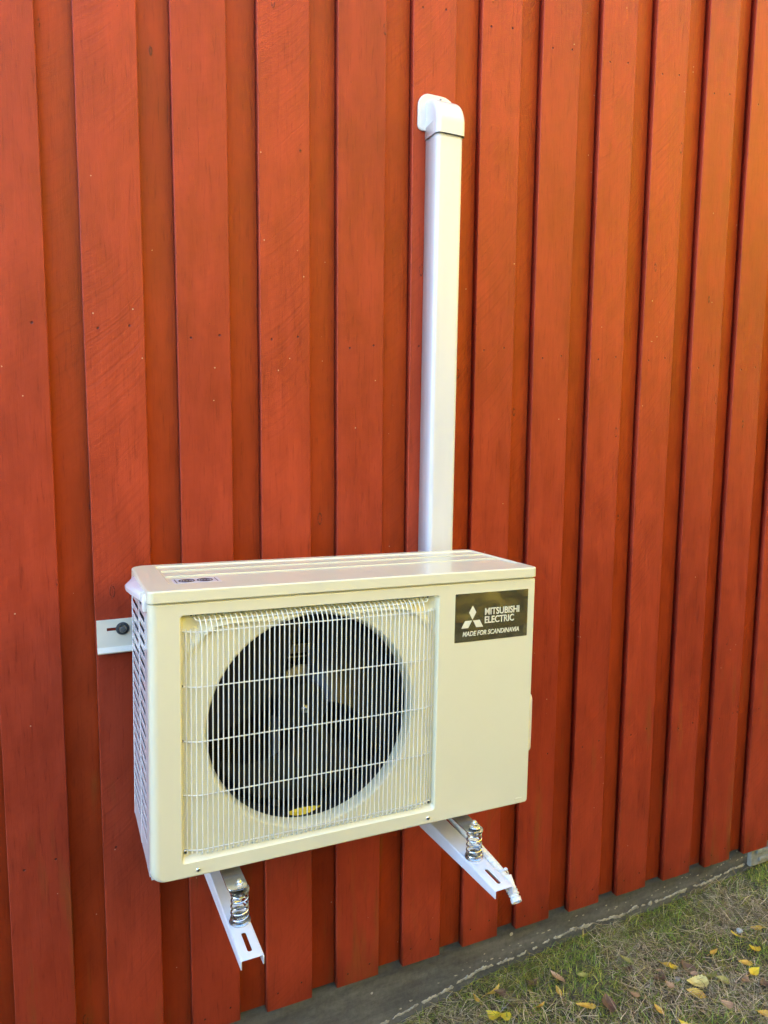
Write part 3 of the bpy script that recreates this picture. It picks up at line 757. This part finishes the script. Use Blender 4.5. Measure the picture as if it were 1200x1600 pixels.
# open end: turn back inside
d_ = (pts[-1]-pts[-2]).normalized()
q = MB(); q.tube(pts, rad_, 18, cap=False)
q.lathe(pts[-1], -d_, [(.0108, 0), (.0104, -.0006), (.0088, -.0004), (.0086, .004), (.0086, .05)], 18)
ho = q.build('hose', simple('white_flexible_plastic', (.78, .77, .70), .35, coat=.2), hs); ho.matrix_parent_inverse = Matrix.Translation((-.67, 0, .1))
q = MB(); tc_ = Vector((.6752, -.093, -.0978)); q.tube([tc_+Vector((cos(a)*.0122, 0, sin(a)*.0122)) for a in np.linspace(0, 2*pi, 25)[:-1]], .0016, 6, closed=True)
q.box(tc_.x+.002, tc_.x+.0085, tc_.y-.0035, tc_.y+.0025, tc_.z+.011, tc_.z+.0155)
o = q.build('cable_tie', M_arm, hs, bevel=.001); o.matrix_parent_inverse = Matrix.Translation((-.67, 0, .1))

# ---------------------------------------------------------------- pipe duct
dc = tag(empty('pipe_duct', (.748, .38, .5)), 'tall white plastic pipe duct running up the red wall from behind the heat pump', 'pipe duct')
dc.rotation_euler = (0, radians(.32), 0)
def dp(mb, name, mat, parent=dc, **kw):
    o = mb.build(name, mat, parent, **kw); return o
# local coords: x from duct centre, y 0 = wall face (negative outwards), z from .5
def duct_sec(w_, d_, r, z, y0=-.001):
    P = [(-w_/2, y0)]; 
    for k in range(7): a = pi/2*k/6; P.append((-w_/2+r-r*cos(a), -d_+r-r*sin(a)))
    for k in range(7): a = pi/2*k/6; P.append((w_/2-r+r*sin(a), -d_+r-r*cos(a)))
    P.append((w_/2, y0)); return [(p[0], p[1], z) for p in P]
q = MB(); zs_ = list(np.linspace(-.25, 1.012, 60)); q.rings([duct_sec(.0715, .060, .011, z) for z in zs_], True, True, True)
dp(q, 'channel', M_pvc, wn=True)
q = MB(); secs = [duct_sec(.0775, .0655, .012, 1.0035), duct_sec(.0775, .0655, .012, 1.0045), duct_sec(.0775, .0655, .012, 1.030)]
# elbow: sections swept from vertical to horizontal around the upper back
def elbow(a):
    S = duct_sec(.0775, .0655, .012, 0); out = []
    zc = 1.030
    for (px, py, _) in S:
        rr_ = -py    # distance from the wall = radius around the pivot at the wall
        out.append((px, -rr_*cos(a), zc+rr_*sin(a)))
    return out
for k in range(1, 15): secs.append(elbow(pi/2*k/14*.985))
q.rings(secs, True, False, False)
dp(q, 'elbow_cover', M_pvc, wn=True)
q = MB(); pl2 = rrect(-.0590, .0475, 1.024, 1.110, (.012, .012, .042, .030), 8, 8)
q.rings([[(p[0], -.0002, p[1]) for p in pl2], [(p[0], -.0042, p[1]) for p in pl2], [(p[0]*.98, -.0052, 1.0545+(p[1]-1.0545)*.98) for p in pl2]], False, False, True)
dp(q, 'wall_flange', M_pvc)
screw((.000, -.0052, 1.1015), (0, -1, 0), .0030, M_screwgrey, dc)

# ---------------------------------------------------------------- grass
V = []; F = []; COL = []
def blade(x, y, L, w_, az, el, curl, col, z=None):
    z = gz(x, y)-.002 if z is None else z
    d = Vector((cos(az)*cos(el), sin(az)*cos(el), sin(el))); sd_ = Vector((-sin(az), cos(az), 0)); p = Vector((x, y, z)); b = len(V); nseg = 4
    for i in range(nseg+1):
        t = i/nseg; ww = w_*(1-t)**.6 if i < nseg else 0.00012
        V.append(p+sd_*ww/2); V.append(p-sd_*ww/2); COL.append(col); COL.append(col)
        if i < nseg: F.append((b+2*i, b+2*i+1, b+2*i+3, b+2*i+2))
        el -= curl/nseg; az2 = az+random.uniform(-.25, .25)
        d = Vector((cos(az2)*cos(el), sin(az2)*cos(el), sin(el)))
        p = p+d*(L/nseg)
        gg = gz(p.x, p.y)+.0015 if L > .05 and i % 2 else None
        if gg is not None and p.z < gg: p.z = gg; el = abs(el)*.2+.03
        if p.y > .425: p.y = .425
def green(): 
    k = random.random(); v = random.uniform(.45, 1.7)
    c = (.20, .27, .035) if k < .55 else ((.38, .36, .06) if k < .85 else (.32, .27, .09))
    return (c[0]*v, c[1]*v, c[2]*v, 1)
def tan():
    v = random.uniform(.35, 1.5); c = random.choice([(.54, .43, .25), (.42, .33, .18), (.62, .52, .32), (.20, .135, .07)])
    return (c[0]*v, c[1]*v, c[2]*v, 1)
def patch(x, y): return noise.noise((x*4.5, y*4.5, 7))
def scatter(nn, x0, x1, y0, y1, k=1.0):
    for _ in range(nn):
        x = random.uniform(x0, x1); y = random.uniform(y0, y1)
        pp = patch(x, y)+random.uniform(-.3, .3)+(.25 if y > .36 else 0)
        if pp > -.02:
            blade(x, y, random.uniform(.014, .042)*k, random.uniform(.0012, .0027)*k, random.uniform(0, 6.28), random.uniform(.35, 1.4), random.uniform(.2, 1.4), green())
        else:
            blade(x, y, random.uniform(.025, .085)*k, random.uniform(.0011, .0026)*k, random.uniform(0, 6.28), random.uniform(.0, .5), random.uniform(-.2, .9), tan() if random.random() < .8 else green(), gz(x, y)+random.uniform(0, .010))
scatter(40000, .55, 2.25, -.35, .43)
scatter(16000, 1.9, 4.2, -1.2, .43, 1.5)
scatter(12000, -2.5, 4.5, -3.2, -.3, 2.4)
scatter(7000, -2.5, .6, -.4, .43, 1.8)
# longer tufts against the foundation
for _ in range(1500):
    x = random.choice([random.uniform(1.25, 2.3), random.uniform(.6, 3), random.gauss(1.55, .14), random.gauss(1.1, .06)]); y = .42-abs(random.gauss(0, .035))
    blade(x, y, random.uniform(.04, .095), random.uniform(.0012, .0022), random.gauss(-2.2, .9), random.uniform(.2, 1.1), random.uniform(.6, 1.5), random.choice([green(), (.20, .18, .05, 1), (.23, .19, .06, 1), green(), tan()]))
me = bpy.data.meshes.new('grass'); me.from_pydata([tuple(v) for v in V], [], F)
a_ = me.attributes.new('col', 'FLOAT_COLOR', 'POINT'); a_.data.foreach_set('color', np.array(COL, dtype=float).ravel())
mt, n, b = newmat('grass_blades'); at = N(n, 'ShaderNodeAttribute', attribute_name='col'); n.links.new(at.outputs['Color'], b.inputs['Base Color']); b.inputs['Roughness'].default_value = .6
b.inputs['Specular IOR Level'].default_value = .3
me.materials.append(mt); tag(link(bpy.data.objects.new('grass', me)), 'short autumn grass mixed with dry straw below the wall', 'grass', kind='stuff')

# ---------------------------------------------------------------- fallen leaves
def leafmat(name, col, col2):
    mt, n, b = newmat(name); tc = N(n, 'ShaderNodeTexCoord'); a = N(n, 'ShaderNodeTexNoise', i_Scale=55.0, i_Detail=5.0); n.links.new(tc.outputs['Object'], a.inputs['Vector'])
    c = ramp(n, a.outputs[0], [(.38, col), (.62, col2)])
    v = N(n, 'ShaderNodeTexVoronoi', i_Scale=160.0); n.links.new(tc.outputs['Object'], v.inputs['Vector'])
    s = N(n, 'ShaderNodeSeparateColor'); n.links.new(v.outputs['Color'], s.inputs[0])
    sp = math_(n, 'MULTIPLY', math_(n, 'GREATER_THAN', s.outputs[0], .86), math_(n, 'LESS_THAN', v.outputs['Distance'], .3))
    c = mixc(n, math_(n, 'MULTIPLY', sp, .7), c, (.10, .05, .02))
    n.links.new(c, b.inputs['Base Color']); b.inputs['Roughness'].default_value = .5
    return mt
LM = {'yellow': leafmat('yellow_leaf', (.72, .50, .02), (.80, .62, .05)), 'pale yellow': leafmat('pale_yellow_leaf', (.62, .50, .13), (.72, .60, .22)),
      'orange': leafmat('orange_leaf', (.58, .32, .04), (.74, .48, .07)), 'peach': leafmat('peach_leaf', (.48, .28, .14), (.58, .36, .18)),
      'brown': leafmat('brown_leaf', (.12, .065, .035), (.22, .13, .07)), 'green yellow': leafmat('green_yellow_leaf', (.30, .30, .06), (.48, .42, .10))}
def leaf_mesh(L, w_, curl, fold, seed):
    mb_ = MB(); nu, nv = 14, 8; vs = []
    rs = random.Random(seed)
    ph = rs.uniform(0, 6); tw = rs.uniform(-.6, .6)
    for i in range(nu+1):
        u = i/nu; half = w_/2*(sin(pi*min(1, u*1.02)**.72))**.85*(1-.25*u)
        if i == nu: half = .0002
        for j in range(nv+1):
            t = j/nv*2-1
            serr = 1+.10*((i % 2)*2-1)*(abs(t) > .9)
            x = L*(u-.5); y = half*t*serr
            z = fold*abs(y)+curl*(u-.5)**2*L+.10*L*sin(ph+u*5)*t*.35+tw*y*(u-.5)
            vs.append((x, y, z))
    mb_.add(vs, [(i*(nv+1)+j, (i+1)*(nv+1)+j, (i+1)*(nv+1)+j+1, i*(nv+1)+j+1) for i in range(nu) for j in range(nv)], True)
    return mb_
def put_leaf(x, y, colr, L, w_, rz, label, group=None, dz=.010, tilt=(0, 0), curl=.6, fold=.25):
    t = leaf_mesh(L, w_, curl, fold, int(x*1000)+int(y*1000))
    t.tube([(-L*.5+.001, 0, curl*.25*L), (-L*.72, 0, curl*.25*L+.002), (-L*.95, L*.06, curl*.2*L+.001)], .0005, 5)
    o = t.build('leaf', LM[colr], recalc=False); o.location = (x, y, gz(x, y)+dz); o.rotation_euler = (tilt[0], tilt[1], rz)
    return tag(o, label, 'leaf', group or 'fallen leaves on the grass')
lv = [ # x, y, colour, length, width, rz, label
 (.926, .295, 'yellow', .040, .030, 1.9, 'large bright yellow leaf at the bottom edge, nearest the foundation'),
 (.955, .281, 'yellow', .030, .021, 2.3, 'smaller yellow leaf touching the large bright yellow leaf at the bottom'),
 (.913, .366, 'orange', .030, .012, 1.5, 'narrow upright ochre leaf close to the foundation crust'),
 (1.055, .254, 'orange', .036, .014, .4, 'slim golden orange leaf alone in the dry grass at bottom centre'),
 (1.162, .320, 'peach', .040, .022, 1.9, 'tan pointed leaf leaning up near the dark foundation foot'),
 (1.139, .283, 'orange', .028, .013, 1.4, 'small ochre leaf just below the tan pointed leaf'),
 (.968, .358, 'orange', .040, .017, .2, 'curled brownish orange leaf lying along the foundation'),
 (1.776, .142, 'yellow', .040, .028, .2, 'bright lemon yellow leaf near the right edge of the lawn'),
 (1.697, .083, 'yellow', .036, .022, .1, 'yellow leaf under the bright lemon one, beside an orange leaf'),
 (1.701, .118, 'orange', .036, .018, 2.7, 'dull orange leaf overlapping a yellow leaf at right'),
 (1.649, .074, 'peach', .034, .018, .5, 'peach coloured leaf left of the yellow and orange pair'),
 (1.589, .102, 'green yellow', .034, .026, 2.2, 'yellow green leaf between the peach leaf and the large pale one'),
 (1.566, .127, 'green yellow', .036, .024, 2.9, 'dull olive leaf touching the yellow green leaf'),
 (1.513, .126, 'pale yellow', .052, .032, 2.7, 'largest pale yellow leaf, lying over an orange leaf'),
 (1.486, .106, 'orange', .046, .024, 2.3, 'orange leaf half hidden under the large pale yellow leaf'),
 (1.528, .157, 'peach', .026, .016, 2.5, 'small pinkish leaf above the large pale yellow leaf'),
 (1.501, .201, 'yellow', .030, .018, .0, 'small clear yellow leaf next to a curled orange one'),
 (1.483, .222, 'orange', .036, .017, 2.2, 'curled orange leaf beside the small clear yellow leaf'),
 (1.453, .213, 'peach', .024, .016, 2.6, 'small peach leaf left of the curled orange leaf'),
 (1.772, .208, 'yellow', .030, .016, 2.3, 'small yellow leaf in the grass below the white pebble side'),
 (1.854, .206, 'orange', .034, .015, 2.2, 'golden leaf nearest the right end of the foundation'),
 (1.437, .156, 'peach', .026, .015, 1.6, 'small tan leaf standing on edge in the straw'),
 (1.172, .202, 'orange', .046, .018, 2.6, 'long tan brown leaf lying alone at bottom middle'),
 (1.324, .176, 'peach', .026, .018, 2.3, 'faint pinkish tan leaf in the straw at centre'),
 (1.343, .105, 'orange', .030, .014, 1.7, 'small amber leaf standing upright near the bottom'),
 (1.365, .030, 'yellow', .044, .026, 2.2, 'bright yellow leaf cut by the bottom edge of the picture'),
 (1.537, .042, 'peach', .032, .022, 1.8, 'coppery pink leaf alone at lower right'),
 (1.602, -.024, 'orange', .042, .016, 2.6, 'light orange leaf at the right edge near the bottom'),
 (1.682, .037, 'brown', .034, .026, .8, 'reddish brown leaf at the right edge'),
 (1.389, .283, 'green yellow', .042, .018, 1.9, 'olive green leaf in the green tuft by the foundation'),
 (1.373, .250, 'brown', .030, .020, .3, 'dull brown leaf below the olive green leaf'),
 (1.650, .186, 'orange', .028, .014, .1, 'rusty brown orange leaf sunk in the grass above the lemon leaf'),
 (1.225, .283, 'green yellow', .030, .020, 2.6, 'small olive leaf at the foot of the green tuft, left side'),
 (1.226, .177, 'brown', .050, .034, 1.1, 'dark curled brown leaf beside the long tan one'),
 (1.534, .185, 'brown', .052, .030, 1.5, 'dark purple brown crumpled leaf behind the pale yellow leaf'),
 (1.434, .186, 'brown', .040, .026, .6, 'brown crumpled leaf left of the small tan one'),
 (1.084, .333, 'brown', .044, .024, .4, 'curled brown leaf against the foundation foot'),
 (.983, .300, 'brown', .036, .022, 1.3, 'brown leaf right of the small yellow one at the bottom'),
 (.980, .345, 'brown', .030, .022, 2.2, 'dull brown leaf above the two yellow leaves')]
for (x, y, c, L, w_, rz, lab) in lv:
    put_leaf(x, y, c, L*1.22, w_*1.28, rz, lab, dz=random.uniform(.010, .016), tilt=(random.uniform(-.35, .35), random.uniform(-.3, .3)), curl=random.uniform(.1, .9), fold=random.uniform(.05, .5))
# leaf caught in the fan opening
t = leaf_mesh(.070, .017, .3, .2, 5); o = t.build('leaf', LM['yellow'], recalc=False)
o.matrix_world = MU @ Matrix.Translation((.296, .046, .0585)) @ Matrix.Rotation(-.04, 4, 'Y') @ Matrix.Rotation(.75, 4, 'X')
tag(o, 'pale yellow leaf caught behind the grille at the bottom of the fan opening', 'leaf')
# pebbles
def pebble(x, y, r, lab, col):
    q = MB(); q.lathe((0, 0, 0), (0, 0, 1), [(0, -r*.6)]+[(r*cos(a), r*.65*sin(a)) for a in np.linspace(-1.2, 1.2, 8)]+[(0, r*.64)], 14)
    q.v = [(v[0]*(1+.2*noise.noise((v[0]*80, v[1]*80, x))), v[1]*(1+.2*noise.noise((v[1]*90, v[2]*80, y))), v[2]) for v in q.v]
    o = q.build('pebble', simple('pebble_stone', col, .8, noise_amt=.12, nscale=90, bmp=.3)); o.location = (x, y, gz(x, y)+.010); tag(o, lab, 'pebble')
pebble(1.800, .220, .0100, 'small white pebble on the grass near the right edge', (.62, .60, .52))
pebble(1.478, .165, .0085, 'small grey pebble among the straw and leaves', (.30, .28, .24))

# ---------------------------------------------------------------- unseen birches added to bounce warm light onto wall and unit
def foliage(name, c0, c1):
    mt, n, b = newmat(name); oi = N(n, 'ShaderNodeAttribute', attribute_name='rnd'); s = N(n, 'ShaderNodeSeparateXYZ'); n.links.new(oi.outputs['Vector'], s.inputs[0])
    n.links.new(ramp(n, s.outputs[0], [(0, c0), (1, c1)]), b.inputs['Base Color']); b.inputs['Roughness'].default_value = .6
    b.inputs['Transmission Weight'].default_value = 0
    tr = n.nodes.new('ShaderNodeBsdfTranslucent'); n.links.new(ramp(n, s.outputs[0], [(0, c0), (1, c1)]), tr.inputs[0])
    mx = n.nodes.new('ShaderNodeMixShader'); mx.inputs[0].default_value = .35; out = n.nodes['Material Output']
    n.links.new(b.outputs[0], mx.inputs[1]); n.links.new(tr.outputs[0], mx.inputs[2]); n.links.new(mx.outputs[0], out.inputs[0])
    return mt
M_birch = foliage('bounce_birch_foliage', (.74, .585, .01), (.92, .80, .02))  # leaf yellow tuned for the warm light it throws back
def bark():
    mt, n, b = newmat('birch_bark'); tc = N(n, 'ShaderNodeTexCoord'); mp = N(n, 'ShaderNodeMapping'); mp.inputs['Scale'].default_value = (3, 3, 14); n.links.new(tc.outputs['Object'], mp.inputs[0])
    a = N(n, 'ShaderNodeTexNoise', i_Scale=1.5, i_Detail=5.0); n.links.new(mp.outputs[0], a.inputs['Vector'])
    n.links.new(ramp(n, a.outputs[0], [(.38, (.04, .035, .03)), (.46, (.55, .52, .46))]), b.inputs['Base Color']); b.inputs['Roughness'].default_value = .8
    return mt
M_bark = bark()
def birch(x, y, h, rad, seed, lab):
    rs = random.Random(seed); z = gz(x, y); t = tag(empty('bounce_birch', (x, y, z)), lab, 'tree', 'unseen birches added for yellow bounce light')
    q = MB(); P = [(0.15*sin(k*.9+seed), .12*cos(k*.7+seed), h*.95*k/9) for k in range(10)]; q.tube(P, [.16*(1-k/10)+.015 for k in range(10)], 8)
    limbs = []
    for k in range(14):
        hh = h*rs.uniform(.22, .85); a = rs.uniform(0, 6.28); ln = rad*rs.uniform(.6, 1)*(1-.5*hh/h)
        p0 = Vector((0, 0, hh)); p1 = p0+Vector((cos(a)*ln*.5, sin(a)*ln*.5, ln*.5)); p2 = p0+Vector((cos(a)*ln, sin(a)*ln, ln*.55)); q.tube([p0, p1, p2], [.045, .03, .012], 5); limbs.append((p1, p2))
    q.build('trunk', M_bark, t)
    v = []; f_ = []; at_ = []
    nclump = 230
    for c_ in range(nclump):
        u = rs.random(); hh = h*(.08+.90*u); rr_ = rad*(.35+.9*sin(pi*min(1, (u*.85+.12)))**.8)*rs.uniform(.35, 1); a = rs.uniform(0, 6.28)
        cx, cy = cos(a)*rr_*.8, sin(a)*rr_*.8; cr = rs.uniform(.3, .75); cv_ = rs.random()
        for l in range(34):
            p = Vector((rs.gauss(cx, cr*.5), rs.gauss(cy, cr*.5), rs.gauss(hh, cr*.45))); s_2 = rs.uniform(.12, .24)
            e1 = Vector((rs.gauss(0, 1), rs.gauss(0, 1), rs.gauss(0, 1))).normalized(); e2 = e1.orthogonal().normalized()
            b0 = len(v); v += [tuple(p+e1*s_2), tuple(p+e2*s_2*.7), tuple(p-e1*s_2), tuple(p-e2*s_2*.7)]; f_.append((b0, b0+1, b0+2, b0+3))
            q_ = min(1, max(0, cv_*.6+rs.random()*.4)); at_ += [(q_, 0, 0)]*4
    m_ = MB(); m_.add(v, f_); m_.build('crown', M_birch, t, attr=('rnd', at_), recalc=False)
birch(2.6, -8.4, 8.6, 2.6, 1, 'broad unseen birch added opposite the unit for yellow bounce light')
birch(6.4, -7.6, 9.2, 2.7, 2, 'tall unseen birch added at the right for yellow bounce light')
birch(9.6, -5.6, 8.8, 2.6, 3, 'unseen birch added far right for yellow bounce light')
birch(-.8, -9.4, 8.2, 2.5, 4, 'leftmost unseen birch of the row added for bounce light')
birch(4.8, -10.8, 11.0, 3.2, 5, 'tallest unseen birch added in the second row for bounce light')
birch(9.6, -10.2, 11.5, 3.2, 6, 'unseen second row birch added behind the right hand ones')
birch(12.4, -2.6, 8.4, 2.7, 8, 'unseen birch added at the right end, close to the house line')


# ---------------------------------------------------------------- unseen hedge added behind the camera to darken the lower wall
def shade_hedge():
    t = tag(empty('shade_hedge', (1, -3.3, -1)), 'unseen dark green screen of clipped leaves, added to shade the foot of the wall', 'shade_hedge')
    rs = random.Random(3); v = []; f_ = []; at_ = []
    for _ in range(26000):
        x = rs.uniform(-5, 9); u = rs.random()
        top = 1.35+.08*noise.noise((x*1.5, 0, 2))
        if u < .45: y = -2.95+rs.gauss(0, .05); z = rs.uniform(-1.1, top)
        elif u < .75: y = rs.uniform(-3.65, -2.95); z = top+rs.gauss(0, .05)
        else: y = -3.65+rs.gauss(0, .05); z = rs.uniform(-1.1, top)
        p = Vector((x, y, z)); s_2 = rs.uniform(.02, .045); e1 = Vector((rs.gauss(0, 1), rs.gauss(0, 1), rs.gauss(0, 1))).normalized(); e2 = e1.orthogonal().normalized()
        b0 = len(v); v += [tuple(p+e1*s_2), tuple(p+e2*s_2*.6), tuple(p-e1*s_2), tuple(p-e2*s_2*.6)]; f_.append((b0, b0+1, b0+2, b0+3)); at_ += [(rs.random(), 0, 0)]*4
    m_ = MB(); m_.add(v, f_); o = m_.build('foliage', foliage('shade_hedge_foliage', (.02, .045, .012), (.045, .085, .02)), t, attr=('rnd', at_), recalc=False); o.matrix_parent_inverse = Matrix.Translation((-1, 3.3, 1))
    q = MB(); q.box(-4.95, 8.95, -3.58, -3.02, -1.3, 1.26); o = q.build('blocking_core', simple('dark_core', (.02, .017, .012), .9), t); o.matrix_parent_inverse = Matrix.Translation((-1, 3.3, 1))  # solid core of the added screen, stops light between its leaves
shade_hedge()
